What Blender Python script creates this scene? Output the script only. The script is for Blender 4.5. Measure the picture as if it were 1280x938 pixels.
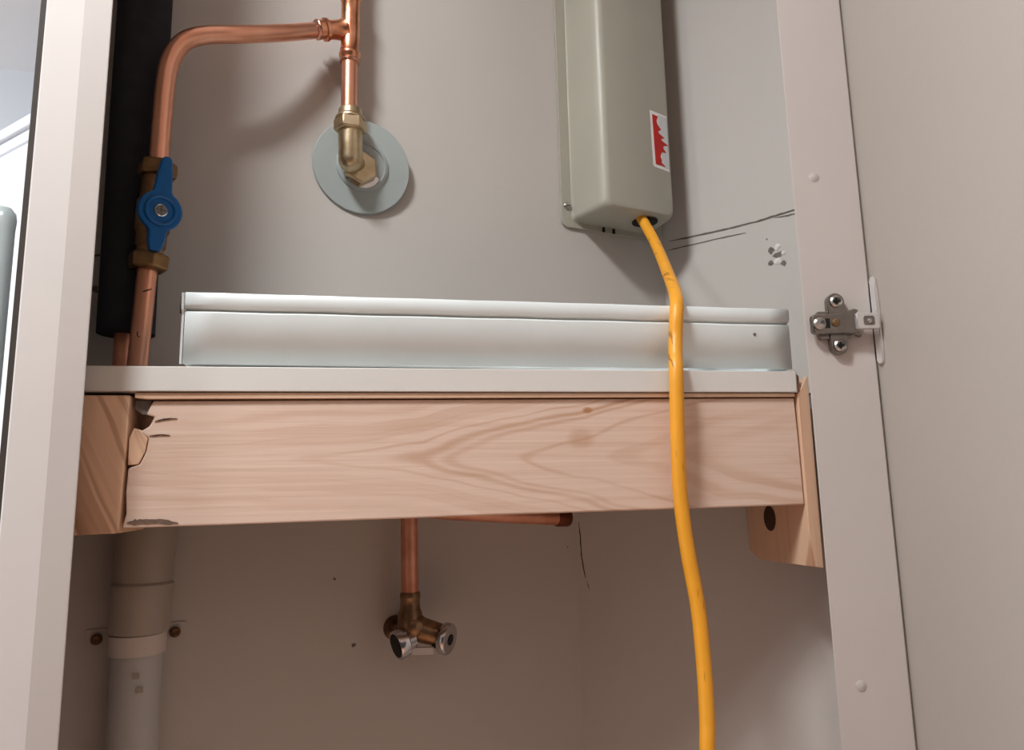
import bpy, bmesh, math, random
from mathutils import Vector, Matrix
random.seed(7)
scn = bpy.context.scene
for o in list(bpy.data.objects): bpy.data.objects.remove(o, do_unlink=True)
COL = scn.collection
H = 1.40                       # camera height above the floor; all heights below are measured from it

# ------------------------------------------------------------------ camera
yaw, pitch, roll = math.radians(12.3), math.radians(9.1), math.radians(1.22)
fwd = Vector((math.sin(yaw)*math.cos(pitch), math.cos(yaw)*math.cos(pitch), math.sin(pitch)))
r0 = Vector((math.cos(yaw), -math.sin(yaw), 0)); u0 = r0.cross(fwd)
Rv = r0*math.cos(roll) - u0*math.sin(roll); Uv = u0*math.cos(roll) + r0*math.sin(roll)
cd = bpy.data.cameras.new('camera'); cam = bpy.data.objects.new('camera', cd); COL.objects.link(cam)
cd.sensor_fit = 'HORIZONTAL'; cd.sensor_width = 36; cd.lens = 900/1280*36; cd.clip_start = .02
M = Matrix((Rv, Uv, -fwd)).transposed().to_4x4(); M.translation = (0, 0, H); cam.matrix_world = M
scn.camera = cam

# ------------------------------------------------------------------ world, lights, exposure
vs = scn.view_settings
vs.view_transform = 'Standard'; vs.look = 'None'; vs.gamma = 1; vs.use_curve_mapping = False; vs.exposure = 0.0
w = bpy.data.worlds.new('world'); scn.world = w; w.use_nodes = True
bg = w.node_tree.nodes['Background']; bg.inputs[0].default_value = (1.0, .93, .88, 1); bg.inputs[1].default_value = .05
def area(name, loc, target, size, power, color, shape='DISK', sy=None):
    l = bpy.data.lights.new(name, 'AREA'); l.shape = shape; l.size = size
    if sy: l.size_y = sy
    l.energy = power; l.color = color
    o = bpy.data.objects.new(name, l); COL.objects.link(o); o.location = loc
    o.rotation_euler = (Vector(target)-Vector(loc)).to_track_quat('-Z', 'Y').to_euler(); return o
LAMP = (-.37, .07, H+.985)
area('lamp_and_fill_light', LAMP, (LAMP[0], LAMP[1], 0), .20, 15.0, (.97, 1, 1))
FILL_LEFT = (-1.20, -.10, H+.985)
area('lamp_and_fill_light', FILL_LEFT, (FILL_LEFT[0], FILL_LEFT[1], 0), .20, 8.0, (.97, 1, 1))  # added light from the left, widens the box shadow on the right wall
FILL_FLOOR = (1.30, -.20, H+.985)
area('lamp_and_fill_light', FILL_FLOOR, (FILL_FLOOR[0], FILL_FLOOR[1], 0), .20, 88.0, (.97, 1, 1))  # added light screened by the door, brightens the floor for bounce under the shelf
area('room_window_light', (-2.3, .75, H+.25), (-.45, 1.1, H+.15), 1.0, 27.0, (.86, .93, 1), 'RECTANGLE', 1.2)

# ------------------------------------------------------------------ helpers
def lin(c):
    c = c/255.; return c/12.92 if c <= .04045 else ((c+.055)/1.055)**2.4
def rgb(r, g, b): return (lin(r), lin(g), lin(b), 1)
MATS = {}
def mat(name, c, rough=.5, metal=0., var=.0, vscale=8., bump=0., bscale=60., c2=None, vdetail=3., stretch=None, coat=0., spec=.5):
    m = bpy.data.materials.new(name); m.use_nodes = True; nt = m.node_tree; b = nt.nodes['Principled BSDF']
    b.inputs['Base Color'].default_value = c; b.inputs['Roughness'].default_value = rough; b.inputs['Metallic'].default_value = metal
    b.inputs['Specular IOR Level'].default_value = spec
    if coat: b.inputs['Coat Weight'].default_value = coat
    tc = nt.nodes.new('ShaderNodeTexCoord'); vec = tc.outputs['Object']
    if stretch:
        mp = nt.nodes.new('ShaderNodeMapping'); mp.inputs['Scale'].default_value = stretch; nt.links.new(vec, mp.inputs[0]); vec = mp.outputs[0]
    if var or c2:
        n = nt.nodes.new('ShaderNodeTexNoise'); n.inputs['Scale'].default_value = vscale; n.inputs['Detail'].default_value = vdetail
        nt.links.new(vec, n.inputs['Vector'])
        rp = nt.nodes.new('ShaderNodeValToRGB'); rp.color_ramp.elements[0].position = .32; rp.color_ramp.elements[1].position = .68
        d = c2 or tuple(x*(1-var) for x in c[:3])+(1,)
        rp.color_ramp.elements[0].color = d; rp.color_ramp.elements[1].color = c
        nt.links.new(n.outputs['Fac'], rp.inputs[0]); nt.links.new(rp.outputs[0], b.inputs['Base Color'])
    if bump:
        n2 = nt.nodes.new('ShaderNodeTexNoise'); n2.inputs['Scale'].default_value = bscale; n2.inputs['Detail'].default_value = 4
        nt.links.new(vec, n2.inputs['Vector'])
        bp = nt.nodes.new('ShaderNodeBump'); bp.inputs['Strength'].default_value = bump; bp.inputs['Distance'].default_value = .002
        nt.links.new(n2.outputs['Fac'], bp.inputs['Height']); nt.links.new(bp.outputs[0], b.inputs['Normal'])
    MATS[name] = m; return m

class G:
    """node maths shorthand"""
    def __init__(s, nt): s.nt = nt
    def _in(s, sock, v):
        if hasattr(v, 'is_output'): s.nt.links.new(v, sock)
        else: sock.default_value = v
    def m(s, op, a, b=None, c=None):
        n = s.nt.nodes.new('ShaderNodeMath'); n.operation = op; s._in(n.inputs[0], a)
        if b is not None: s._in(n.inputs[1], b)
        if c is not None: s._in(n.inputs[2], c)
        return n.outputs[0]
    def xyz(s, x, y, z):
        n = s.nt.nodes.new('ShaderNodeCombineXYZ')
        for i, v in enumerate((x, y, z)): s._in(n.inputs[i], v)
        return n.outputs[0]
    def noise(s, vec, scale, detail=2., rough=.5):
        n = s.nt.nodes.new('ShaderNodeTexNoise'); n.inputs['Scale'].default_value = scale; n.inputs['Detail'].default_value = detail
        n.inputs['Roughness'].default_value = rough; s.nt.links.new(vec, n.inputs['Vector']); return n.outputs['Fac']
    def smooth(s, v, a, b):
        n = s.nt.nodes.new('ShaderNodeMapRange'); n.interpolation_type = 'SMOOTHSTEP'; s._in(n.inputs[0], v)
        n.inputs[1].default_value = a; n.inputs[2].default_value = b; return n.outputs[0]
    def mix(s, f, a, b):
        n = s.nt.nodes.new('ShaderNodeMix'); n.data_type = 'RGBA'; s._in(n.inputs[0], f); s._in(n.inputs[6], a); s._in(n.inputs[7], b); return n.outputs[2]

def wood(name, base, dark, fine, along=0, apex=None, slope=.27, dd=.007, freq=70., knots=(), strength=.6, angle=0., lines=()):
    """flat-sawn pine: growth rings are distances from an inclined pith, so they make pointed cathedral figures"""
    m = bpy.data.materials.new(name); m.use_nodes = True; nt = m.node_tree; b = nt.nodes['Principled BSDF']; g = G(nt)
    b.inputs['Roughness'].default_value = .62; b.inputs['Specular IOR Level'].default_value = .3
    tc = nt.nodes.new('ShaderNodeTexCoord'); mp = nt.nodes.new('ShaderNodeMapping'); nt.links.new(tc.outputs['Object'], mp.inputs[0])
    mp.inputs['Rotation'].default_value = (0, angle, 0)
    sp = nt.nodes.new('ShaderNodeSeparateXYZ'); nt.links.new(mp.outputs[0], sp.inputs[0])
    x, y, z = sp.outputs; 
    if along == 1: x, y = y, x
    if along == 2: x, z = z, x
    ax, az = apex or (0, 0)
    wob = g.m('MULTIPLY', g.m('SUBTRACT', g.noise(g.xyz(g.m('MULTIPLY', x, 9.), y, g.m('MULTIPLY', z, 22.)), 1., 2.), .5), .022)
    dz = g.m('ADD', g.m('SUBTRACT', z, az), wob)
    dz = g.m('ADD', dz, g.m('MULTIPLY', y, .35))
    r = g.m('SQRT', g.m('ADD', g.m('MULTIPLY', dz, dz), dd*dd))
    dx = g.m('SUBTRACT', x, ax)
    # the figure is steep on one side of the apex and nearly straight-grained on the other
    bend = g.m('ADD', g.m('MULTIPLY', g.m('MAXIMUM', dx, 0.), slope), g.m('MULTIPLY', g.m('MINIMUM', dx, 0.), slope*.35))
    r = g.m('SUBTRACT', r, bend)
    ring = g.noise(g.xyz(g.m('MULTIPLY', r, freq), .3, .7), 1., 1.5)
    ring = g.smooth(ring, .52, .68)
    patch = g.smooth(g.noise(g.xyz(g.m('MULTIPLY', x, 6.), y, g.m('MULTIPLY', z, 14.)), 1., 2.), .36, .66)
    ring = g.m('MULTIPLY', g.m('MULTIPLY', ring, g.m('ADD', .25, g.m('MULTIPLY', patch, .75))), strength)
    for c_, w_, st_ in lines:
        ln = g.m('SUBTRACT', 1., g.smooth(g.m('ABSOLUTE', g.m('SUBTRACT', r, c_)), 0., w_))
        ring = g.m('MAXIMUM', ring, g.m('MULTIPLY', g.m('MULTIPLY', ln, st_), g.m('ADD', .35, g.m('MULTIPLY', patch, .65))))
    fib = g.noise(g.xyz(g.m('MULTIPLY', x, 7.), g.m('MULTIPLY', y, 150.), g.m('MULTIPLY', z, 260.)), 1., 3.)
    col = g.mix(g.m('MULTIPLY', g.smooth(fib, .45, .8), .45), base, fine)
    tone = g.noise(g.xyz(g.m('MULTIPLY', x, 4.), y, g.m('MULTIPLY', z, 9.)), 1.3, 2.)
    col = g.mix(g.m('MULTIPLY', g.smooth(tone, .5, .75), .35), col, fine)
    col = g.mix(ring, col, dark)
    for kx, kz, rx, rz, st in knots:
        q1 = g.m('DIVIDE', g.m('SUBTRACT', x, kx), rx); q2 = g.m('DIVIDE', g.m('ADD', g.m('SUBTRACT', z, kz), g.m('MULTIPLY', wob, .3)), rz)
        dk = g.m('SQRT', g.m('ADD', g.m('MULTIPLY', q1, q1), g.m('MULTIPLY', q2, q2)))
        col = g.mix(g.m('MULTIPLY', g.m('SUBTRACT', 1., g.smooth(dk, .35, 1.1)), st), col, dark)
    nt.links.new(col, b.inputs['Base Color'])
    bp = nt.nodes.new('ShaderNodeBump'); bp.inputs['Strength'].default_value = .25; bp.inputs['Distance'].default_value = .001
    nt.links.new(fib, bp.inputs['Height']); nt.links.new(bp.outputs[0], b.inputs['Normal'])
    MATS[name] = m; return m

class MB:
    """collects geometry given in place coordinates (height from camera level)"""
    def __init__(s): s.v = []; s.f = []; s.sm = []
    def add(s, verts, faces, smooth=False):
        k = len(s.v); s.v += [Vector(p) for p in verts]; s.f += [tuple(i+k for i in f) for f in faces]; s.sm += [smooth]*len(faces); return s
    def box(s, a, b):
        (x0, y0, z0), (x1, y1, z1) = a, b
        return s.add([(x0,y0,z0),(x1,y0,z0),(x1,y1,z0),(x0,y1,z0),(x0,y0,z1),(x1,y0,z1),(x1,y1,z1),(x0,y1,z1)],
                     [(0,3,2,1),(4,5,6,7),(0,1,5,4),(1,2,6,5),(2,3,7,6),(3,0,4,7)])
    def obox(s, o, ex, ey, ez, a, b):
        o, ex, ey, ez = map(Vector, (o, ex, ey, ez)); t = MB().box(a, b)
        return s.add([o+ex*p.x+ey*p.y+ez*p.z for p in t.v], t.f)
    def plan(s, poly, z0, z1):
        """upright prism from a plan polygon"""
        n = len(poly); v = [(x, y, z0) for x, y in poly]+[(x, y, z1) for x, y in poly]
        return s.add(v, [tuple(range(n))[::-1], tuple(range(n, 2*n))]+[(i, (i+1)%n, (i+1)%n+n, i+n) for i in range(n)])
    def prism(s, poly, o, ea, eb, en, t0, t1, smooth=False):
        o, ea, eb, en = map(Vector, (o, ea, eb, en)); n = len(poly)
        v = [o+ea*a+eb*b+en*t0 for a, b in poly]+[o+ea*a+eb*b+en*t1 for a, b in poly]
        return s.add(v, [tuple(range(n))[::-1], tuple(range(n, 2*n))], False).add(v, [(i, (i+1)%n, (i+1)%n+n, i+n) for i in range(n)], smooth)
    def lathe(s, o, axis, prof, n=24, smooth=True, spin=0.):
        o = Vector(o); ax = Vector(axis).normalized(); a = ax.orthogonal().normalized(); b = ax.cross(a); v = []; f = []
        for t, r in prof:
            for i in range(n):
                q = 2*math.pi*i/n+spin; v.append(o+ax*t+(a*math.cos(q)+b*math.sin(q))*max(r, 1e-5))
        m = len(prof)
        for j in range(m-1):
            for i in range(n): f.append((j*n+i, j*n+(i+1)%n, (j+1)*n+(i+1)%n, (j+1)*n+i))
        s.add(v, f, smooth); s.add(v, [tuple(range(n))[::-1], tuple(range((m-1)*n, m*n))], False); return s
    def tube(s, pts, rad, n=16, sub=6, cap=True):
        P = [Vector(p) for p in pts]; Q = []
        if sub > 1 and len(P) > 2:
            E = [P[0]*2-P[1]]+P+[P[-1]*2-P[-2]]
            for i in range(1, len(E)-2):
                for k in range(sub):
                    t = k/sub; a, b, c, d = E[i-1:i+3]
                    Q.append(.5*((2*b)+(c-a)*t+(2*a-5*b+4*c-d)*t*t+(3*b-a-3*c+d)*t**3))
            Q.append(P[-1])
        else: Q = P
        rr = rad if callable(rad) else (lambda t: rad)
        T = [(Q[min(i+1, len(Q)-1)]-Q[max(i-1, 0)]).normalized() for i in range(len(Q))]
        nrm = T[0].orthogonal().normalized(); v = []; f = []
        for i, p in enumerate(Q):
            nrm = (nrm-T[i]*nrm.dot(T[i])).normalized(); bb = T[i].cross(nrm); r = rr(i/(len(Q)-1))
            for k in range(n): q = 2*math.pi*k/n; v.append(p+(nrm*math.cos(q)+bb*math.sin(q))*r)
        for i in range(len(Q)-1):
            for k in range(n): f.append((i*n+k, i*n+(k+1)%n, (i+1)*n+(k+1)%n, (i+1)*n+k))
        s.add(v, f, True)
        if cap: s.add(v, [tuple(range(n))[::-1], tuple(range(len(v)-n, len(v)))])
        return s
    def build(s, name, m, parent=None, bevel=0., seg=2, weld=True, origin=None):
        me = bpy.data.meshes.new(name); bm = bmesh.new(); off = Vector((0, 0, H))
        if parent is not None: base = Vector(parent['_o'])
        elif origin is not None: base = Vector(origin)+off
        else:
            lo = [min(p[i] for p in s.v) for i in range(3)]; hi = [max(p[i] for p in s.v) for i in range(3)]
            base = Vector(((lo[0]+hi[0])/2, (lo[1]+hi[1])/2, lo[2]))+off
        vv = [bm.verts.new(p+off-base) for p in s.v]
        for fc, sm in zip(s.f, s.sm):
            try: q = bm.faces.new([vv[i] for i in fc]); q.smooth = sm
            except ValueError: pass
        if weld: bmesh.ops.remove_doubles(bm, verts=bm.verts, dist=1e-6)
        bmesh.ops.recalc_face_normals(bm, faces=bm.faces)
        if bevel:
            ed = [e for e in bm.edges if len(e.link_faces) == 2 and e.calc_face_angle(0) > .5]
            r = bmesh.ops.bevel(bm, geom=ed, offset=bevel, segments=seg, affect='EDGES', profile=.5, clamp_overlap=True)
            for q in r['faces']: q.smooth = True
        for e in bm.edges:
            if len(e.link_faces) == 2 and e.calc_face_angle(0) > .6: e.smooth = False
        bm.to_mesh(me); bm.free()
        me.materials.append(MATS[m])
        o = bpy.data.objects.new(name, me); COL.objects.link(o)
        if parent is not None: o.parent = parent; o['_o'] = parent['_o']
        else: o.location = base; o['_o'] = tuple(base)
        return o
def tag(o, label, cat, group=None):
    o['label'] = label; o['category'] = cat
    if group: o['group'] = group
    return o
def thing(name, loc, label, cat, group=None):
    o = bpy.data.objects.new(name, None); COL.objects.link(o); o.empty_display_size = .03
    o.location = Vector(loc)+Vector((0, 0, H)); o['_o'] = tuple(o.location); return tag(o, label, cat, group)
def struct(o, label=None):
    o['kind'] = 'structure'
    if label: o['label'] = label
    return o

# wall frame: the cupboard's back wall is turned a little against its front
T_ = Vector((.9701, .2425, 0)); N_ = Vector((.2425, -.9701, 0)); Z_ = Vector((0, 0, 1)); O_ = Vector((0, .69, 0))
def W(s, g, z): return O_+T_*s+N_*g+Z_*z

# ------------------------------------------------------------------ materials
mat('wall_paint', rgb(196,190,185), .75, var=.06, vscale=5, bump=.12, bscale=90, spec=.25)
mat('panel_paint', rgb(194,188,183), .6, var=.04, vscale=4, bump=.05, bscale=140, spec=.3)
mat('door_paint', rgb(168,159,151), .55, var=.03, vscale=5, bump=.05, bscale=160, spec=.3)
mat('frame_paint', rgb(202,196,193), .5, var=.03, vscale=12, bump=.05, bscale=80, spec=.35)
mat('stile_paint', rgb(198,190,186), .5, var=.03, vscale=12, bump=.05, bscale=80, spec=.35)
mat('plug_paint', rgb(190,182,178), .5)
mat('room_white', rgb(234,238,243), .7, var=.02, vscale=3)
mat('room_ceiling', rgb(244,244,244), .8, var=.02, vscale=3)
mat('floor_vinyl', rgb(212,166,138), .6, var=.2, vscale=12)
mat('gap_dark', rgb(60,52,46), .8, var=.2, vscale=40)
mat('crack_dark', rgb(118,108,100), .9, var=.35, vscale=120)
mat('crack_black', rgb(32,26,22), .9, var=.3, vscale=120)
mat('plaster_chip', rgb(225,221,216), .85, var=.15, vscale=200)
mat('plaster_hole', rgb(128,118,112), .95, var=.4, vscale=200)
mat('copper', rgb(236,176,150), .34, 1., vscale=30, c2=rgb(222,156,126), bump=.04, bscale=60, stretch=(1, 1, .4))
mat('copper_fitting', rgb(236,172,138), .28, 1., vscale=70, c2=rgb(204,132,98), bump=.12, bscale=160)
mat('solder', rgb(232,176,152), .25, 1., var=.4, vscale=260, bump=.4, bscale=300)
mat('copper_dull', rgb(234,172,146), .45, .85, vscale=40, c2=rgb(208,142,114))
mat('copper_cap', rgb(120,66,48), .5, .8, var=.2, vscale=80)
mat('bark_grey', rgb(120,98,84), .9, var=.3, vscale=160)
mat('knot_dark', rgb(70,42,28), .9, var=.4, vscale=300)
mat('ink', rgb(24,20,18), .7, var=.1, vscale=50)
mat('brass', rgb(206,188,158), .36, 1., vscale=80, c2=rgb(182,162,128), bump=.1, bscale=200)
mat('brass_dark', rgb(150,118,82), .42, .95, vscale=80, c2=rgb(116,86,58), bump=.1, bscale=200)
mat('bronze_dark', rgb(150,122,94), .38, .9, vscale=80, c2=rgb(112,86,64))
mat('chrome', rgb(205,203,205), .18, 1., var=.06, vscale=40)
mat('steel', rgb(186,182,178), .28, 1., var=.12, vscale=90)
mat('hinge_nickel', rgb(148,141,136), .26, 1., var=.2, vscale=120)
mat('hinge_bright', rgb(236,234,234), .2, .75, var=.05, vscale=90)
mat('hole_black', rgb(14,12,12), .8, var=.2, vscale=90)
mat('blue_lever', rgb(0,92,160), .38, var=.12, vscale=120, spec=.4)
mat('disc_plastic', rgb(166,174,173), .3, var=.05, vscale=40)
mat('ring_plastic', rgb(164,172,172), .3, var=.05, vscale=40)
mat('foam_black', rgb(48,47,54), .9, var=.25, vscale=60, bump=.2, bscale=300, spec=.2)
mat('box_enamel', rgb(172,168,155), .42, var=.05, vscale=14, bump=.05, bscale=120)
mat('sticker_white', rgb(232,228,226), .45, var=.03, vscale=90)
mat('sticker_grey', rgb(206,206,208), .45, var=.06, vscale=90)
mat('sticker_red', rgb(196,44,26), .45, c2=rgb(176,36,42), vscale=40)
mat('galvanised', rgb(232,238,239), .45, .10, vscale=9, c2=rgb(222,228,228), vdetail=4, bump=.04, bscale=50)
mat('galvanised_edge', rgb(225,230,232), .4, .3, var=.1, vscale=60)
mat('shelf_white', rgb(220,217,213), .5, var=.04, vscale=14, stretch=(1, 1, 3))
mat('chipboard', rgb(146,104,84), .85, vscale=300, c2=rgb(116,80,66), vdetail=2)
mat('waste_grey', rgb(186,186,185), .4, var=.05, vscale=18)
mat('coupling_grey', rgb(164,154,145), .45, var=.05, vscale=18)
mat('clip_white', rgb(206,196,190), .5, var=.03, vscale=30)
mat('clip_screw', rgb(104,74,44), .5, .5, var=.3, vscale=200)
mat('mark_grey', rgb(112,104,98), .6, var=.3, vscale=200)
mat('tube_grey', rgb(200,212,212), .15, .3, var=.05, vscale=10)
mat('valve_label', rgb(206,198,196), .5, var=.05, vscale=90)
wood('pine_beam', rgb(222,196,180), rgb(176,126,86), rgb(206,172,150), apex=(-.055, .036), slope=.235, dd=.006, freq=85.,
     knots=((.072, .0795, .0050, .0032, .95), (.066, .058, .013, .009, .4)), strength=.34, lines=((.006,.0030,.7),(.0015,.0026,.5),(.0125,.0016,.45),(.024,.0016,.5),(.031,.0012,.4),(-.012,.002,.4)))
wood('pine_pale', rgb(222,190,164), rgb(180,130,92), rgb(198,158,128), freq=60., strength=.4)
wood('pine_batten', rgb(216,180,152), rgb(160,112,80), rgb(190,150,120), along=2, apex=(-.02, .0), slope=.15, freq=110., strength=.7)
wood('end_grain', rgb(240,202,172), rgb(150,100,70), rgb(206,156,124), along=0, apex=(.2, .0), slope=.02, freq=230., strength=.85, angle=math.radians(-64))
# yellow cable: orange-yellow sheath with broken dark print along one side
m = mat('cable_yellow', rgb(238,164,42), .42, var=.08, vscale=40); nt = m.node_tree; g = G(nt); b = nt.nodes['Principled BSDF']
tc = nt.nodes.new('ShaderNodeTexCoord'); sp = nt.nodes.new('ShaderNodeSeparateXYZ'); nt.links.new(tc.outputs['Object'], sp.inputs[0])
n1 = g.noise(g.xyz(g.m('MULTIPLY', sp.outputs[0], 420.), g.m('MULTIPLY', sp.outputs[1], 30.), g.m('MULTIPLY', sp.outputs[2], 34.)), 1., 2.)
old = b.inputs['Base Color'].links[0].from_socket
nt.links.new(g.mix(g.m('MULTIPLY', g.smooth(n1, .64, .70), .75), old, rgb(130,74,16)), b.inputs['Base Color'])

# ------------------------------------------------------------------ the setting
ZF, ZC = -H, 1.02
struct(MB().box((-2.6, -2.6, ZF-.05), (2.2, 2.2, ZF)).build('floor', 'floor_vinyl'), 'dull brown floor of the room')
struct(MB().box((-2.6, -2.6, ZC), (2.2, 2.2, ZC+.05)).build('ceiling', 'room_ceiling'), 'pale grey ceiling of the room')
# one straight back wall behind shelf and pipes
wb = struct(MB().obox(O_, T_, -N_, Z_, (-.272, 0, ZF), (.42, .03, ZC)).build('wall_back', 'wall_paint'), 'grey painted back wall of the cupboard')
# right side: upper panel stands further out than the boxed-in lower one
ca, sa = math.cos(math.radians(40)), math.sin(math.radians(40))
RU0 = Vector((.361, .780, 0)); du = Vector((sa, -ca, 0)); nu = Vector((-ca, -sa, 0))
wr = struct(MB().obox(RU0, du, -nu, Z_, (-.02, 0, .0935), (.285, .02, ZC)).build('wall_right', 'panel_paint'), 'upper right side wall of the cupboard')
RL0 = Vector((.229, .747, 0)); dl = (Vector((.468, .523, 0))-RL0).normalized(); nl = Vector((dl.y, -dl.x, 0))
if nl.dot(Vector((-1, -1, 0))) < 0: nl = -nl
wl = struct(MB().obox(RL0, dl, -nl, Z_, (-.02, 0, ZF), (.325, .02, .068)).build('wall_right_lower', 'wall_paint'), 'lower right side wall under the shelf')
struct(MB().plan([(-.195, .5115), (-.2150, .5115), (-.259, .632), (-.243, .632)], ZF, ZC).build('wall_left', 'wall_paint'), 'left side wall of the cupboard')
# front frame: left post and right stile
tl = struct(MB().plan([(-.1648, .4871), (-.1740, .5110), (-.2138, .5110), (-.2057, .4892), (-.1810, .4845)], ZF, ZC).build('trim_1', 'frame_paint', bevel=.001), 'white painted left post of the cupboard frame')
struct(MB().plan([(-.2061, .4902), (-.2143, .5110), (-.2185, .5110), (-.2094, .4902)], ZF, ZC).build('trim_2', 'gap_dark'), 'dark narrow gap beside the left post')
a12 = math.radians(12); E1 = Vector((math.cos(a12), -math.sin(a12), 0)); N2 = Vector((-math.sin(a12), -math.cos(a12), 0)); OJ = Vector((.361, .517, 0))
def J(e, o, z): return OJ+E1*e+N2*o+Z_*z
p = [J(e, o, 0).xy for e, o in ((0, 0), (.0565, 0), (.0565, -.03), (.022, -.03))]
tr = struct(MB().plan(p, ZF, ZC).build('trim_3', 'stile_paint', bevel=.001), 'white painted right stile of the cupboard frame')
for z in (.2588, -.1535):
    MB().lathe(J(.0192, -.001, z), N2, [(0, .0042), (.0012, .0042), (.0018, .003), (.0020, 0)], 20).build('screw_plug', 'plug_paint', tr)
# open door, seen on its inner face
dd_ = (N2*.97+Vector((.14, 0, 0))).normalized(); dn = Vector((dd_.y, -dd_.x, 0))
if dn.x < 0: dn = -dn
OD = J(.0585, -.004, 0)
def D(a, t, z): return OD+dd_*a+dn*t+Z_*z
struct(MB().plan([D(a, t, 0).xy for a, t in ((0, 0), (.50, 0), (.50, .018), (0, .018))], ZF+.02, ZC-.03).build('door_1', 'door_paint', bevel=.0012), 'plain beige cupboard door standing open')
# header and top panel, added out of view to block ceiling light
struct(MB().plan([(-.213,.490),(.47,.490),(.47,.510),(-.213,.510)], .79, ZC).build('wall_header_blocker', 'frame_paint'), 'white panel added above the cupboard opening to block ceiling light')
struct(MB().plan([(-.235,.5105),(.50,.5105),(.50,.60),(.365,.772),(-.235,.626)], .88, .895).build('ceiling_blocker', 'wall_paint'), 'unseen top panel added to keep ceiling light out of the cupboard')
# room side wall right of the stile
struct(MB().box((.45, .50, ZF), (2.2, .56, ZC)).build('wall_front', 'wall_paint'), 'painted wall beside the cupboard')
# room beyond the left post
struct(MB().box((-2.6, 1.80, ZF), (2.2, 1.86, ZC)).build('wall_far', 'room_white'), 'white far wall of the room')
struct(MB().box((-2.6, -2.6, ZF), (-2.54, 1.80, ZC)).build('wall_room_left', 'room_white'), 'white side wall of the room')

# cracks and damage on the walls
def ribbon(pts, wid, name, m, parent, nrm):
    mb = MB(); nrm = Vector(nrm); P = []
    for i in range(len(pts)-1):
        a, c = Vector(pts[i]), Vector(pts[i+1])
        for k in range(6): P.append(a.lerp(c, k/6))
    P.append(Vector(pts[-1])); n = len(P); up = []; dn_ = []
    for i, q in enumerate(P):
        t = (P[min(i+1, n-1)]-P[max(i-1, 0)]).normalized(); sd = t.cross(nrm).normalized()
        taper = min(1, (i+.6)/4, (n-i-.4)/4); hw = wid*.5*taper*random.uniform(.7, 1.2)
        q = q+sd*random.uniform(-.12, .12)*wid
        up.append(q+sd*hw+nrm*.0004); dn_.append(q-sd*hw+nrm*.0004)
    v = up+dn_+[q-nrm*.0012 for q in up]+[q-nrm*.0012 for q in dn_]; f = []
    for i in range(n-1):
        f += [(i, i+1, n+i+1, n+i), (i, 2*n+i, 2*n+i+1, i+1), (n+i, n+i+1, 3*n+i+1, 3*n+i)]
    return mb.add(v, f).build(name, m, parent)
ribbon([(.468,.652,.2945),(.451,.672,.293),(.434,.693,.291),(.410,.721,.291),(.382,.755,.292),(.366,.774,.293)], .0019, 'crack', 'crack_dark', wr, nu)
ribbon([(.468,.652,.2895),(.457,.666,.2892),(.447,.677,.2905)], .0018, 'crack', 'crack_dark', wr, nu)
ribbon([(.426,.702,.281),(.407,.725,.282),(.375,.763,.282),(.364,.776,.282)], .0012, 'crack', 'crack_dark', wr, nu)
ribbon([(.231,.745,-.034),(.2322,.744,-.049),(.2326,.7436,-.069),(.2342,.7422,-.083),(.2355,.741,-.092)], .0010, 'crack', 'crack_black', wl, nl)
ribbon([(.2362,.7403,-.0945),(.2382,.7384,-.103)], .0010, 'crack', 'crack_dark', wl, nl)
def chip(c, r, name, m, parent, nrm, n=8, h=.0016, squash=1.):
    nrm = Vector(nrm); tz = Vector((0, 0, 1)); tx = nrm.cross(tz); c = Vector(c); v = [c+nrm*h]
    for i in range(n):
        q = 2*math.pi*i/n; rr = r*random.uniform(.6, 1.25); v.append(c+tx*math.cos(q)*rr*squash+tz*math.sin(q)*rr+nrm*random.uniform(.0002, h*.6))
    for i in range(n): v.append(v[i+1]-nrm*.002)
    f = [(0, i+1, (i+1)%n+1) for i in range(n)]+[(i+1, i+1+n, (i+1)%n+1+n, (i+1)%n+1) for i in range(n)]
    return MB().add(v, f).build(name, m, parent)
ph = Vector((.445, .680, .246))
for dy, dz, r, nm, mm in ((-.004,.011,.0035,'plaster_chip','plaster_chip'), (.003,.008,.0040,'plaster_hole','plaster_hole'), (-.004,.0015,.0045,'plaster_hole','plaster_hole'),
                          (-.010,.003,.0026,'plaster_chip','plaster_chip'), (-.003,-.005,.0048,'plaster_chip','plaster_chip'), (.004,-.006,.003,'plaster_hole','plaster_hole'), (-.010,-.009,.0034,'plaster_hole','plaster_hole')):
    chip(ph-du*dy+Z_*dz, r, nm, mm, wr, nu, squash=1.1, h=.0016 if nm == 'plaster_chip' else .0006)
chip((.441, .685, .268), .0016, 'plaster_hole', 'plaster_hole', wr, nu, squash=.6, h=.0004)
chip(W(-.2205, 0, .172), .004, 'plaster_hole', 'plaster_hole', wb, N_, h=.0005)
ribbon([W(-.232, 0, .198), W(-.222, 0, .2005), W(-.213, 0, .203)], .002, 'crack', 'crack_dark', wb, N_)
for s, z, r in ((.012, -.075, .0016), (.030, -.134, .002), (.255, -.06, .001)): chip(W(s-.03, 0, z), r, 'plaster_hole', 'mark_grey', wb, N_, h=.0004)

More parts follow.
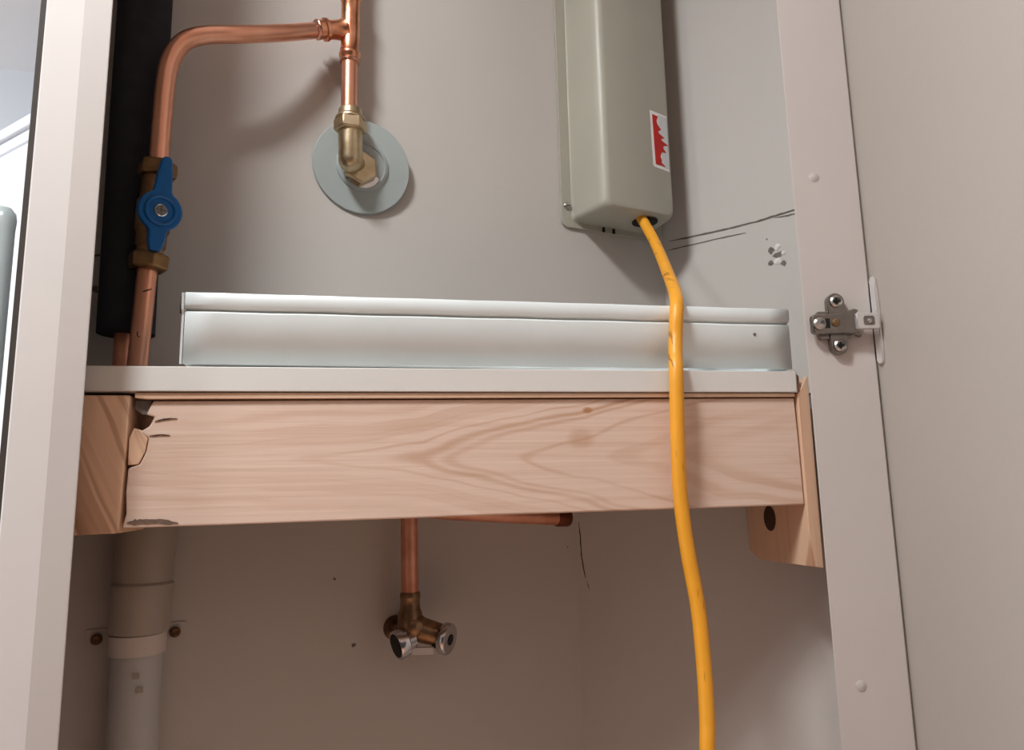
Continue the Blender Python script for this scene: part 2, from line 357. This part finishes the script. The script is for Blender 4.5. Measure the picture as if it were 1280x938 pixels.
# ------------------------------------------------------------------ timber and shelf
# front rail with a splintered upper left corner
out = [(-.1505,-.0195),(-.1485,-.010),(-.1495,.004),(-.1490,.020),(-.1420,.0225),(-.1385,.031),(-.1375,.040),(-.1430,.0445),(-.1375,.0480),(-.1345,.0545),(-.1400,.0560),(-.1360,.0655),
       (.3535,.0705),(.3545,.040),(.3548,.010),(.3552,-.0165),(.10,-.0178)]
t = MB().prism(out, (0, .5285, 0), (1, 0, 0), (0, 0, 1), (0, 1, 0), 0, .045).build('pine_rail', 'pine_beam', bevel=.0012)
ribbon([(-.1475,.5283,-.0160),(-.140,.5283,-.0152),(-.128,.5283,-.0155),(-.116,.5283,-.0172)], .0034, 'bark_edge', 'bark_grey', t, (0,-1,0))
ribbon([(-.134,.5283,.0515),(-.128,.5283,.0530),(-.120,.5283,.0535)], .0008, 'splinter_line', 'knot_dark', t, (0,-1,0))
ribbon([(-.137,.5283,.0415),(-.130,.5283,.0422),(-.124,.5283,.0420)], .0007, 'splinter_line', 'knot_dark', t, (0,-1,0))
tag(t, 'long pale pine rail with brown V-shaped grain under the white shelf', 'timber')
fl = thing('timber_post', (-.170, .54, -.0235), 'short brown timber end with slanting coarse grain beside the left post', 'timber')
MB().prism([(-.196,-.0235),(-.1520,-.0225),(-.1515,.0),(-.1500,.069),(-.196,.069)], (0, .5270, 0), (1,0,0), (0,0,1), (0,1,0), 0, .060).build('end_block', 'end_grain', fl, bevel=.0008)
MB().prism([(-.1495,.022),(-.1430,.0225),(-.1392,.031),(-.1380,.040),(-.1425,.0455),(-.1470,.047),(-.1497,.040)], (0, .5290, 0), (1,0,0), (0,0,1), (0,1,0), 0, .03).build('splinter', 'end_grain', fl, bevel=.0006)
t = MB().prism([(-.1425,.0562),(-.1368,.0562),(-.1375,.0660),(-.1475,.0662),(-.1478,.0600)], (0, .5305, 0), (1,0,0), (0,0,1), (0,1,0), 0, .02).build('metal_packer', 'mark_grey', bevel=.0004)
tag(t, 'small dark grey metal packer in the chipped corner of the pine rail', 'packer')
# right batten runs back along the side wall
rb = thing('timber_batten', (.362, .57, -.067), 'pine batten with dark knot hole under the right end of the rail', 'timber')
mb = MB(); pl = [(.3557,.5265),(.3557,.6035),(.3560,.620),(.3575,.6225),(.3590,.6225),(.3800,.596),(.3795,.5475),(.3662,.5265)]
n = len(pl); zb = [-.0650,-.0665,-.0590,-.0560,-.055,-.064,-.0668,-.0668]
v = [(x, y, zz) for (x, y), zz in zip(pl, zb)]+[(x, y, .0895 if y < .56 and x > .356 else .0735) for x, y in pl]
mb.add(v, [tuple(range(n))[::-1], tuple(range(n, 2*n))]+[(i, (i+1)%n, (i+1)%n+n, i+n) for i in range(n)])
mb.build('batten_body', 'pine_batten', rb, bevel=.001)
def knot(yc, zc, ry, rz):
    v = []; k = 18; 
    for rr, xx in ((1., .3554), (.72, .3551), (.45, .3550)):
        for i in range(k): q = 2*math.pi*i/k; v.append((xx, yc+ry*rr*math.cos(q), zc+rz*rr*math.sin(q)))
    f = [tuple(range(2*k, 3*k))]
    for j in range(2):
        for i in range(k): f.append((j*k+i, j*k+(i+1)%k, (j+1)*k+(i+1)%k, (j+1)*k+i))
    return v, f
v, f = knot(.582, -.0290, .0095, .0110); MB().add(v, f, True).build('knot_hole', 'knot_dark', rb)
# white shelf and the thin strip below it
sh = thing('white_shelf', (.08, .55, .0722), 'long white melamine shelf board carrying the metal tray', 'shelf')
pl = [(-.196,.5245),(.3540,.5245),(.3562,.5265),(.3562,.6040),(.4400,.6780),(.3620,.7680),(-.1380,.6520),(-.1420,.5825),(-.196,.5825)]
n = len(pl); zs = lambda x: (x+.196)*.0066
v = [(x, y, .0712+zs(x)) for x, y in pl]+[(x, y, .0885+zs(x)) for x, y in pl]
MB().add(v, [tuple(range(n))[::-1], tuple(range(n, 2*n))]+[(i, (i+1)%n, (i+1)%n+n, i+n) for i in range(n)]).build('board', 'shelf_white', sh, bevel=.0006)
MB().prism([(.3564,.0755),(.3568,.0898),(.3580,.0880),(.3578,.0760)], (0, .5262, 0), (1,0,0), (0,0,1), (0,1,0), 0, .055).build('raw_edge', 'chipboard', sh)
t = MB().prism([(-.1470,.0672),(-.139,.0664),(.3530,.0714),(.3530,.0742),(-.1470,.0708)], (0, .5262, 0), (1,0,0), (0,0,1), (0,1,0), 0, .05).build('packing_strip', 'pine_pale', bevel=.0004)
tag(t, 'thin wooden strip squeezed between white shelf and pine rail', 'timber strip')

# ------------------------------------------------------------------ galvanised tray
tray = thing('metal_tray', (.12, .56, .092), 'shallow galvanised metal tray with rolled rim on the white shelf', 'tray')
XL, XR = -.1205, .3600
def zt(x): return .0925+(x-XL)*.0068           # it rests on a shelf that is not quite level
prof = [(0,.0006),(0,.0375),(.0012,.0388),(.0030,.0394),(.0026,.0404),(-.0006,.0418),(-.0016,.0440),(-.0016,.0506),(-.0006,.0522),(.0030,.0526),(.0090,.0520),(.0090,.0500)]
v = []; f = []; nX = 24
for i in range(nX+1):
    x = XL+(XR-XL)*i/nX
    wv = .0004*math.sin(i*1.7)
    for dy, dz in prof: v.append((x, .5375+dy+wv*(dz/.05), zt(x)+dz+wv*.6))
k = len(prof)
for i in range(nX):
    for j in range(k-1): f.append((i*k+j, (i+1)*k+j, (i+1)*k+j+1, i*k+j+1))
o = MB().add(v, f, True).build('rim_front', 'galvanised', tray, weld=False)
sd = o.modifiers.new('thickness', 'SOLIDIFY'); sd.thickness = .0008; sd.offset = 0
MB().box((XL+.001, .5378, .0932), (XR-.001, .5960, .0940)).build('tray_floor', 'galvanised', tray)
MB().box((XL+.001, .5955, .0935), (XR-.001, .5963, .1440)).build('rim_back', 'galvanised', tray)
MB().box((XL, .5385, .0935), (XL+.0008, .5960, .1300)).build('rim_side', 'galvanised', tray)
MB().box((XR-.0008, .5385, .0966), (XR, .5960, .1300)).build('rim_side', 'galvanised', tray)
MB().prism([(.5372,.0932),(.5392,.0932),(.5390,.128),(.5410,.1325),(.5455,.1335),(.5455,.143),(.5390,.1452),(.5345,.1440),(.5355,.1325),(.5374,.130)], (XL-.0022, 0, 0), (0,1,0), (0,0,1), (1,0,0), 0, .0016).build('folded_end', 'galvanised_edge', tray)
MB().prism([(.5366,.129),(.5400,.1315),(.5415,.1405),(.5362,.142),(.5352,.135)], (XL-.0034, 0, 0), (0,1,0), (0,0,1), (1,0,0), 0, .001).build('folded_corner', 'gap_dark', tray)
for x, z in ((-.060,.0430),(.327,.0300)):
    MB().lathe((x, .5372, zt(x)+z), (0,-1,0), [(0,.0014),(.0008,.0012),(.0011,0)], 10).build('rivet', 'mark_grey', tray)

# ------------------------------------------------------------------ upper copper pipe run
run = thing('copper_pipe_run', (-.166, .600, .094), 'bright copper pipe run with tee, brass elbow and blue lever valve', 'pipework')
PR = .0077
tp = Vector((-.011, .665, 0))
def tz(z): return Vector((-.011, .665, z))
MB().tube([(-.1675,.592,.040),(-.1650,.592,.098),(-.1622,.592,.170),(-.1615,.592,.188)], .0074, 20).build('pipe', 'copper', run)
bend = [(-.1585,.592,.256),(-.1580,.592,.290),(-.1572,.592,.330),(-.1545,.593,.357),(-.1455,.5955,.377),(-.1300,.6005,.3885),(-.1040,.6110,.3995),(-.073,.6300,.4175),(-.045,.6515,.4380)]
MB().tube(bend, .0075, 20, 8).build('pipe', 'copper', run)
# tee
te = MB(); teeC = Vector((-.0112, .665, .4520)); brd = (Vector((-.045,.6515,.4390))-teeC).normalized()
te.lathe(tz(.4170), Z_, [(0,.0091),(.004,.0091),(.006,.0104),(.009,.0104),(.011,.0091),(.022,.0090),(.028,.0093),(.042,.0093),(.048,.0090),(.066,.0091),(.068,.0104),(.071,.0104),(.073,.0091),(.077,.0091)], 28)
te.lathe(teeC, brd, [(.004,.0080),(.0075,.0112),(.0095,.0102),(.013,.0093),(.019,.0089),(.0235,.0091),(.0245,.0106),(.0275,.0106),(.0285,.0091),(.0345,.0090)], 28)
te = te.build('tee_fitting', 'copper_fitting', run)
for c, ax in ((tz(.4165), Z_), (teeC+brd*.033, brd), (tz(.4925), Z_)):
    MB().lathe(c, ax, [(0,.0082),(.0006,.0094),(.0018,.0096),(.0026,.0092)], 28).build('solder_ring', 'solder', te)
for k in range(7):
    q = random.uniform(-2.2, .2); zz = random.choice([.4255,.4265,.430,.486])+random.uniform(-.002, .002)
    c = tz(zz)+Vector((math.sin(q)*.0088, -math.cos(q)*.0088, 0)); r = random.uniform(.0008, .0016)
    MB().lathe(c, (math.sin(q), -math.cos(q), 0), [(-.001, r), (.0002, r), (.0007, r*.6), (.0009, 0)], 10).build('solder_bead', 'solder', te)
MB().tube([tz(.360), tz(.418)], PR, 20, 1).build('pipe', 'copper', run)
MB().tube([tz(.490), tz(.878)], PR, 20, 1).build('pipe', 'copper', run)
# brass elbow going into the wall
el = MB(); ec = Vector((-.0095, .664, .3175))
el.lathe(ec+Z_*.034, (.02,.03,-1), [(0,.0116),(.036,.0116),(.040,.0108),(.0435,.0090),(.046,.0062),(.0475,.003),(.048,0)], 28)
el.tube([ec+Vector((.0005,0,.002)), ec+Vector((.003,.010,.0005)), ec+Vector((.0045,.015,0))], .0108, 24, 3)
el = el.build('brass_elbow', 'brass', run)
MB().lathe(ec+Z_*.026, Z_, [(0,.0132),(.001,.0158),(.010,.0158),(.0125,.0150)], 6, False, .35).lathe(ec+Z_*.0375, Z_, [(0,.0146),(.003,.0142),(.0045,.0118),(.0115,.0112),(.0125,.0092)], 28).build('compression_nut', 'brass', el, bevel=.0008)
MB().lathe(W(-.003,.0160,.3150), -N_, [(0,.0165),(.001,.018),(.006,.018),(.007,.0165)], 6, False, .2).build('hex_flange', 'brass', el, bevel=.0006)
MB().lathe(W(.0005,.0092,.3135), -N_, [(0,.0180),(.0022,.0180)], 24).build('washer', 'chrome', el)
# ball valve
d1 = (Vector((-.1585,.592,.266))-Vector((-.1615,.592,.178))).normalized(); v0 = Vector((-.1615,.592,.178))
vb = MB().lathe(v0, d1, [(.006,.0098),(.016,.0098),(.018,.0112),(.028,.0112),(.031,.0128),(.054,.0128),(.057,.0112),(.074,.0108),(.076,.0096),(.088,.0096)], 24)
vd = Vector((.44, -.86, -.17)).normalized(); vc = v0+d1*.0445
vb.lathe(vc, vd, [(0,.0085),(.0175,.0085)], 20)
vb = vb.build('valve_body', 'brass_dark', run)
for a, fl_ in ((.0, 1), (.0775, -1)):
    pr_ = [(0,.0118),(.002,.0148),(.0115,.0153),(.0135,.0135)] if fl_ == 1 else [(0,.0135),(.002,.0153),(.0115,.0148),(.0135,.0118)]
    MB().lathe(v0+d1*(a-.002), d1, pr_, 6, False, .25).build('compression_nut', 'brass_dark', vb, bevel=.001)
# blue lever: round boss with a long and a short arm
ld = (d1-vd*d1.dot(vd)).normalized(); lx = ld.cross(vd).normalized()
if lx.x < 0: lx = -lx
lo_ = vc+vd*.0165
pts = []
R0 = .0158
for i in range(11): q = math.radians(-62+i*12.4); pts.append((R0*math.cos(q), R0*math.sin(q)))
arm_t = [(.0064,.0165),(.0052,.030),(.0036,.0405),(.0018,.0425),(-.0018,.0425),(-.0034,.0405),(-.0052,.030),(-.0064,.0165)]
arm_b = [(-.0064,-.0165),(-.0058,-.024),(-.0040,-.0312),(.0040,-.0312),(.0058,-.024),(.0064,-.0165)]
left = [(-x, y) for x, y in pts][::-1]
poly = arm_b+pts+arm_t+left
lv = MB().prism(poly, lo_, lx, ld, vd, 0, .0075).build('lever', 'blue_lever', vb, bevel=.0016, seg=3)
MB().lathe(lo_+vd*.0068, vd, [(0,.0118),(.0025,.0116),(.0030,.0108),(.0022,.0094),(.0009,.0088)], 28).build('lever_ring', 'blue_lever', vb)
MB().lathe(lo_+vd*.0072, vd, [(0,.0050),(.0018,.0048),(.0024,.0040)], 20).build('lever_screw', 'chrome', vb)
MB().obox(lo_+vd*.0097, lx, ld, vd, (-.0040,-.0006,-.0006), (.0040,.0006,.0001)).obox(lo_+vd*.0097, lx, ld, vd, (-.0006,-.0040,-.0006), (.0006,.0040,.0001)).build('screw_slot', 'mark_grey', vb)
for z, dx in ((.158, .0022), (.1235, .0005)):      # pencil marks on the lower pipe
    c = Vector((-.1624+dx if z > .14 else -.1637+dx, .592-.0073, z))
    MB().tube([c+Vector((-.0035,.0009,-.0014)), c+Vector((0,-.0002,0)), c+Vector((.0038,.0012,.0018))] if z > .14 else [c+Vector((-.0008,.0002,.0022)), c+Vector((-.0010,.0002,-.0008)), c+Vector((.0008,.0002,-.0022))], .00045, 6, 3).build('pen_mark', 'ink', run)
# disc behind the elbow
dc = thing('cover_disc', W(-.001,0,.270), 'round grey plastic cover disc on the wall behind the brass elbow', 'cover disc')
DX = Vector((.19, -.975, -.075)).normalized()
MB().lathe(W(.0010,.0042,.3190), DX, [(0,.0478),(.0012,.0478),(.0024,.0470),(.0030,.0300),(.0034,.0245)], 56).build('disc_plate', 'disc_plastic', dc)
MB().lathe(W(.0010,.0042,.3190)+DX*.0028, DX, [(0,.0262),(.0016,.0256),(.0030,.0236),(.0034,.0222),(.0022,.0214)], 48).build('raised_collar', 'ring_plastic', dc)

# ------------------------------------------------------------------ insulated pipe
ins = thing('insulated_pipe', (-.183, .612, .09), 'copper pipe wrapped in thick black foam behind the lever valve', 'pipe')
MB().tube([(-.1822,.619,.1305),(-.1835,.619,.300),(-.1840,.619,.560),(-.1840,.619,.878)], .0212, 28, 4).build('foam_sleeve', 'foam_black', ins)
MB().tube([(-.1838,.619,.040),(-.1838,.619,.140)], .0068, 16, 1).build('pipe', 'copper_dull', ins)

# ------------------------------------------------------------------ grey box with its cable
bx = thing('equipment_box', W(.2993,0,.293), 'tall grey metal equipment box with a red and white sticker', 'electrical box')
def rrect(s0, s1, z0, z1, r, n=6):
    P = []
    for cx, cz, q0 in ((s1-r,z1-r,0),(s0+r,z1-r,90),(s0+r,z0+r,180),(s1-r,z0+r,270)):
        for i in range(n+1): q = math.radians(q0+90*i/n); P.append((cx+r*math.cos(q), cz+r*math.sin(q)))
    return P
mb = MB(); mb.prism(rrect(.2293,.3690,.2925,.790,.008), O_, T_, Z_, N_, .0003, .0030)
mb.build('back_flange', 'box_enamel', bx, bevel=.0008)
rings = [(.0030,.2425,.3561,.2995,.783,.006),(.0044,.2438,.3548,.3000,.782,.006),(.0080,.2446,.3540,.3005,.781,.007),(.0420,.2500,.3486,.2990,.779,.009)]
for i in range(1, 8):
    q = math.radians(90*i/7); rings.append((.0420+.0145*math.sin(q), .2500+.0105*(1-math.cos(q)), .3486-.0060*(1-math.cos(q)), .2990+.0040*(1-math.cos(q)), .779-.006*(1-math.cos(q)), .009))
v = []; f = []; 
for g_, s0, s1, z0, z1, r in rings: v += [W(s, g_, z) for s, z in rrect(s0, s1, z0, z1, r)]
k = len(rrect(0,1,0,1,.1))
for j in range(len(rings)-1):
    for i in range(k): f.append((j*k+i, j*k+(i+1)%k, (j+1)*k+(i+1)%k, (j+1)*k+i))
f.append(tuple(range((len(rings)-1)*k, len(rings)*k)))
cv = MB().add(v, f, True).build('box_cover', 'box_enamel', bx)
MB().lathe(W(.3185,.0370,.2988), (0,0,-1), [(0,.0145),(.0012,.0145),(.0013,.0140)], 24).build('cable_hole', 'hole_black', bx)
sc = MB().lathe(W(.2372,.0028,.3175), N_, [(0,.0046),(.0012,.0046),(.0026,.0030),(.0030,0)], 20).build('flange_screw', 'steel', bx)
MB().obox(W(.2372,.0058,.3175), T_, Z_, N_, (-.0022,-.0004,-.0006), (.0022,.0004,.0001)).build('screw_slot', 'hole_black', sc)
for s in (.283, .297): MB().prism([(s,.2930),(s+.0030,.2930),(s+.0026,.2985),(s+.0004,.2985)], O_, T_, Z_, N_, .0028, .0050).build('vent_slot', 'hole_black', bx)
st = MB().prism([(.3188,.4258),(.3422,.4228),(.3422,.3545),(.3212,.3575),(.3196,.3600)], O_, T_, Z_, N_, .0562, .0568).build('sticker', 'sticker_white', bx)
MB().prism([(.3300,.4222),(.3421,.4205),(.3421,.3570),(.3330,.3590),(.3320,.3700),(.3316,.3900),(.3300,.4060)], O_, T_, Z_, N_, .0567, .05695).build('sticker_field', 'sticker_grey', st)
MB().prism([(.3215,.4212),(.3295,.4200),(.3270,.4142),(.3282,.4100),(.3312,.4062),(.3330,.4048),(.3285,.4010),(.3300,.3990),(.3372,.3950),(.3318,.3925),(.3340,.3905),(.3421,.3868),(.3352,.3850),(.3345,.3820),(.3385,.3772),(.3322,.3768),(.3300,.3715),(.3318,.3660),(.3310,.3642),(.3368,.3596),(.3228,.3610)],
           O_, T_, Z_, N_, .0569, .0572).build('sticker_print', 'sticker_red', st)
cab = [tuple(W(.3082,.040,.335)),tuple(W(.3082,.042,.305)),(.3115,.714,.287),(.310,.690,.260),(.2960,.640,.220),(.284,.605,.196),(.2715,.570,.174),(.2625,.5475,.1590),(.2562,.5335,.1475),(.2530,.5293,.135),(.2512,.5285,.120),(.2480,.5240,.104),(.2445,.5175,.086),(.2425,.5170,.036),(.2425,.5180,-.007),(.246,.518,-.049),(.251,.517,-.089),(.252,.515,-.129),(.250,.511,-.166),(.247,.508,-.20),(.243,.505,-.35),(.240,.50,-.70),(.24,.50,-1.39)]
t = MB().tube(cab, .0057, 16, 8).build('yellow_cable', 'cable_yellow'); tag(t, 'yellow cable hanging from the grey box down across the pine rail', 'cable')

# ------------------------------------------------------------------ hinge on the right stile
hg = thing('cupboard_hinge', J(.03,0,.094), 'nickel concealed hinge screwed to the white right stile', 'hinge')
def hp(poly, t0, t1, name, m, parent=hg, bev=.0006): return MB().prism(poly, OJ, E1, Z_, N2, t0, t1).build(name, m, parent, bevel=bev)
def arch(cx, cz, r, sgn, base):
    return [(cx-r, base)]+[(cx-r*math.cos(math.radians(q)), cz+sgn*r*math.sin(math.radians(q))) for q in range(0, 181, 18)]+[(cx+r, base)]
mp_ = hp([(.0100,.1400),(.0085,.1370),(.0085,.1205),(.0110,.1165),(.0340,.1170),(.0390,.1200),(.0440,.1180),(.0450,.1195),(.0390,.1245),(.0390,.1350),(.0440,.1405),(.0405,.1420),(.0340,.1400)], .0001, .0045, 'mounting_plate', 'hinge_nickel')
for cz, sg in ((.1478, 1), (.1109, -1)):
    hp(arch(.0250, cz, .0072, sg, .1290), .0001, .0058, 'plate_wing', 'hinge_nickel', mp_)
    s_ = MB().lathe(J(.0250,.0055,cz), N2, [(0,.0050),(.0016,.0050),(.0026,.0038),(.0020,.0018),(.0008,0)], 18).build('screw', 'steel', hg)
    MB().obox(J(.0250,.0083,cz), E1, Z_, N2, (-.0026,-.0006,-.001), (.0026,.0006,.0002)).obox(J(.0250,.0083,cz), E1, Z_, N2, (-.0006,-.0026,-.001), (.0006,.0026,.0002)).build('screw_slot', 'hole_black', s_)
ha = hp([(.0022,.1350),(.0045,.1362),(.0385,.1375),(.0385,.1200),(.0045,.1200),(.0022,.1215)], .0045, .0105, 'hinge_arm', 'hinge_nickel', bev=.0012)
MB().lathe(J(.0078,.0100,.1283), N2, [(0,.0050),(.0018,.0050),(.0028,.0036),(.0020,0)], 18).build('adjusting_screw', 'steel', ha)
hp([(.0130,.1245),(.0130,.1325),(.0165,.1325),(.0165,.1245)], .0100, .0108, 'arm_slot', 'hole_black', ha, 0)
MB().lathe(J(.0213,.0100,.1290), N2, [(0,.0034),(.0014,.0034),(.0020,.0020)], 16).build('adjusting_screw', 'bronze_dark', ha)
hl = hp([(.0370,.1362),(.0555,.1362),(.0555,.1230),(.0370,.1230)], .0085, .0135, 'hinge_link', 'hinge_bright', bev=.0008)
hp([(.0425,.1318),(.0435,.1335),(.0505,.1335),(.0515,.1318),(.0515,.1272),(.0505,.1258),(.0435,.1258),(.0425,.1272)], .0133, .0138, 'link_slot', 'mark_grey', hl, 0)
MB().lathe(J(.0470,.0132,.1292), N2, [(0,.0020),(.0012,.0020),(.0018,.0010)], 12).build('link_rivet', 'chrome', hl)
# cup flange screwed flat on the door
fo = OD+dd_*.0045
poly = [(.0,.098),(.0020,.0958),(.0050,.0955),(.0066,.098),(.0074,.120),(.0074,.146),(.0066,.166),(.0050,.1688),(.0020,.1686),(.0,.166)]
MB().prism(poly, fo, dd_, Z_, -dn, .0002, .0028).build('cup_flange', 'hinge_bright', hg, bevel=.0005)
MB().prism([(-.0034,.1),(0,.1),(0,.165),(-.0034,.165)], fo, dd_, Z_, -dn, -.001, .0012).build('cup_shadow_edge', 'hinge_nickel', hg)

# ------------------------------------------------------------------ copper branch with washing-machine tap below the rail
br = thing('copper_branch', (.050, .672, -.12), 'copper branch pipe below the rail ending in a brass tap with chrome cap', 'pipework')
MB().tube([(.0475,.672,.004),(.0480,.672,-.024),(.0488,.672,-.097)], PR, 20, 2).build('pipe', 'copper_dull', br)
MB().tube([(.047,.672,-.0125),(.085,.681,-.0185),(.200,.710,-.0280)], PR, 20, 2).build('pipe', 'copper_dull', br)
bd = Vector((.97,.2425,-.04)).normalized()
MB().lathe((.1970,.7092,-.0278), bd, [(0,.0086),(.001,.0090),(.013,.0090),(.0145,.0080)], 24).build('end_cap', 'copper_cap', br)
tb = MB().lathe((.0490,.672,-.0880), (0,0,-1), [(0,.0086),(.002,.0092),(.005,.0092),(.006,.0086),(.014,.0090),(.018,.0108),(.030,.0112),(.034,.0100),(.038,.006)], 24)
xd = Vector((.90,-.22,-.25)).normalized()
tb.tube([(.049,.672,-.117),(.058,.673,-.121),(.072,.6725,-.1255),(.0775,.671,-.127)], lambda t: .0118-.0022*t, 20, 4)
tb.lathe((.0545,.6665,-.1165), (.35,-.9,.1), [(-.004,.0105),(.0015,.0100),(.0042,.0075),(.0055,.003)], 20)
tb = tb.build('tap_body', 'bronze_dark', br)
MB().lathe((.0395,.690,-.1225), (.2425,-.97,0), [(-.016,.0110),(-.012,.0112),(-.0085,.0112)], 24).lathe((.0395,.690,-.1225), (.2425,-.97,0), [(-.009,.0060),(.004,.0060),(.008,.0050)], 18).build('wall_bracket', 'bronze_dark', tb)
kd = Vector((.80,-.56,-.15)).normalized(); kc = Vector((.0760,.6715,-.1285))
kn = MB().lathe(kc, kd, [(0,.0080),(.002,.0128),(.0035,.0138),(.0085,.0138),(.0095,.0132),(.0100,.0120)], 28).build('chrome_cap', 'chrome', tb)
MB().lathe(kc+kd*.0098, kd, [(0,.0050),(.0006,.0048),(.0008,.0040)], 20).build('cap_bore', 'hole_black', tb)
MB().lathe(kc-kd*.004, kd, [(0,.0100),(.003,.0100),(.0042,.0088)], 24).build('cap_seal', 'hole_black', tb)
od = Vector((-.90,-.34,-.25)).normalized(); oc = Vector((.0460,.667,-.1290))
MB().lathe(oc, od, [(-.006,.0080),(0,.0092),(.002,.0124),(.010,.0128),(.011,.0122)], 28).build('outlet_nut', 'chrome', tb)
MB().lathe(oc+od*.0108, od, [(0,.0104),(.0005,.0104),(.0006,.0095)], 24).build('outlet_bore', 'hole_black', tb)
MB().obox((.0500,.664,-.1405), (.97,.0,-.03), (0,1,0), (0,0,1), (0,0,0), (.0200,.004,.0062)).build('tap_label', 'valve_label', tb, bevel=.0008)

# ------------------------------------------------------------------ grey waste pipe and clip
wp = thing('waste_pipe', (-.1625, .6225, -1.39), 'grey plastic waste pipe dropping from under the shelf at left', 'pipe')
MB().tube([(-.1610,.6245,-.098),(-.1615,.6245,-.200),(-.1615,.6245,-.6),(-.1615,.6245,-1.39)], .0178, 28, 2).build('pipe', 'waste_grey', wp)
MB().lathe((-.1605,.6225,-.1010), (.02,0,1), [(0,.0200),(.002,.0212),(.028,.0212),(.031,.0222),(.036,.0222),(.038,.0206),(.060,.0212),(.075,.0222),(.115,.0222)], 32).build('socket_coupling', 'coupling_grey', wp)
for s, z in ((0,-.130),(.003,-.140)): MB().prism([(-.0025+s,-.002),(.0025+s,-.002),(.0025+s,.002),(-.0025+s,.0025)], (-.1570,.6070,z), (.97,.2425,0), (0,0,1), (.2425,-.97,0), 0, .0003).build('stain', 'coupling_grey', wp)
pc = thing('pipe_clip', W(-.1775,0,-.118), 'pale plastic clip holding the grey waste pipe to the wall', 'pipe clip')
mb = MB(); ctr = Vector((-.1615,.6245,0)); k = 20; v = []; f = []
for z in (-.1165,-.1020):
    for r in (.0182,.0200):
        for i in range(k+1):
            q = math.radians(-100+200*i/k); d = N_*math.cos(q)+T_*math.sin(q); v.append(ctr+d*r+Z_*z)
n = k+1
for i in range(k): f += [(i,i+1,n+i+1,n+i),(2*n+i,3*n+i,3*n+i+1,2*n+i+1),(n+i,n+i+1,3*n+i+1,3*n+i),(i,2*n+i,2*n+i+1,i+1)]
f += [(0,n,3*n,2*n),(k,2*n+k,3*n+k,n+k)]
mb.add(v, f, True); mb.build('clip_band', 'clip_white', pc)
for s in (-.2015,-.1462):
    MB().prism([(s-.0075,-.1150),(s+.0075,-.1150),(s+.0085,-.1125),(s+.0085,-.1020),(s+.0075,-.1000),(s-.0075,-.1000)], O_, T_, Z_, N_, .0002, .0010).build('clip_foot', 'wall_paint', pc, bevel=.0002)
    MB().lathe(W(s,.0020,-.1075), N_, [(0,.0042),(.0012,.0042),(.0020,.0026),(.0014,0)], 16).build('screw', 'clip_screw', pc)

# ------------------------------------------------------------------ left room details
pd = Vector((-.7193,.6947,0)); pn = Vector((-.6947,-.7193,0)); po = Vector((-.555,1.30,0))
if pn.dot(Vector((0,-1,0))) < 0: pn = -pn
struct(MB().obox(po, pd, -pn, Z_, (-.04,0,ZF), (1.0,.03,.625)).build('wall_partition', 'room_white'), 'white low partition in the room at far left')
struct(MB().obox(po, pd, -pn, Z_, (-.04,-.010,.630), (1.0,.032,.650)).obox(po, pd, -pn, Z_, (-.04,-.005,.606), (1.0,.03,.626)).build('trim_4', 'room_white', bevel=.002), 'white moulding along the top of the partition')
tw = thing('towel_rail', (-.40,.90,-.5), 'pale rounded upright rail at the far left edge', 'towel rail')
MB().lathe((-.4035,.90,-.60), (0,0,1), [(0,.013),(.91,.013),(.922,.0138),(.930,.0125),(.936,.008),(.938,0)], 24).build('upright', 'tube_grey', tw)
MB().lathe((-.850,.90,-.60), (0,0,1), [(0,.013),(.91,.013),(.922,.0138),(.930,.0125),(.936,.008),(.938,0)], 24).build('upright', 'tube_grey', tw)
for z in (.22,.14,.06,-.06,-.16,-.30,-.42): MB().tube([(-.850,.902,z),(-.4035,.902,z)], .008, 14, 1).build('crossbar', 'tube_grey', tw)
for (lx_, ly_, lz_), lb in ((LAMP, 'round white ceiling lamp above the cupboard front'), (FILL_LEFT, 'round white fixture of an added fill light further left in the room'), (FILL_FLOOR, 'round white fixture of an added floor light behind the open door')):  # first is the room lamp, the other two are added lights
    lamp = thing('lamp_and_fill_fixture', (lx_, ly_, .99), lb, 'lamp', 'ceiling lamps')
    MB().lathe((lx_, ly_, .992), (0,0,1), [(0,.115),(.005,.120),(.027,.120)], 40).build('lamp_base', 'room_white', lamp)

for o in bpy.data.objects:
    if '_o' in o: del o['_o']
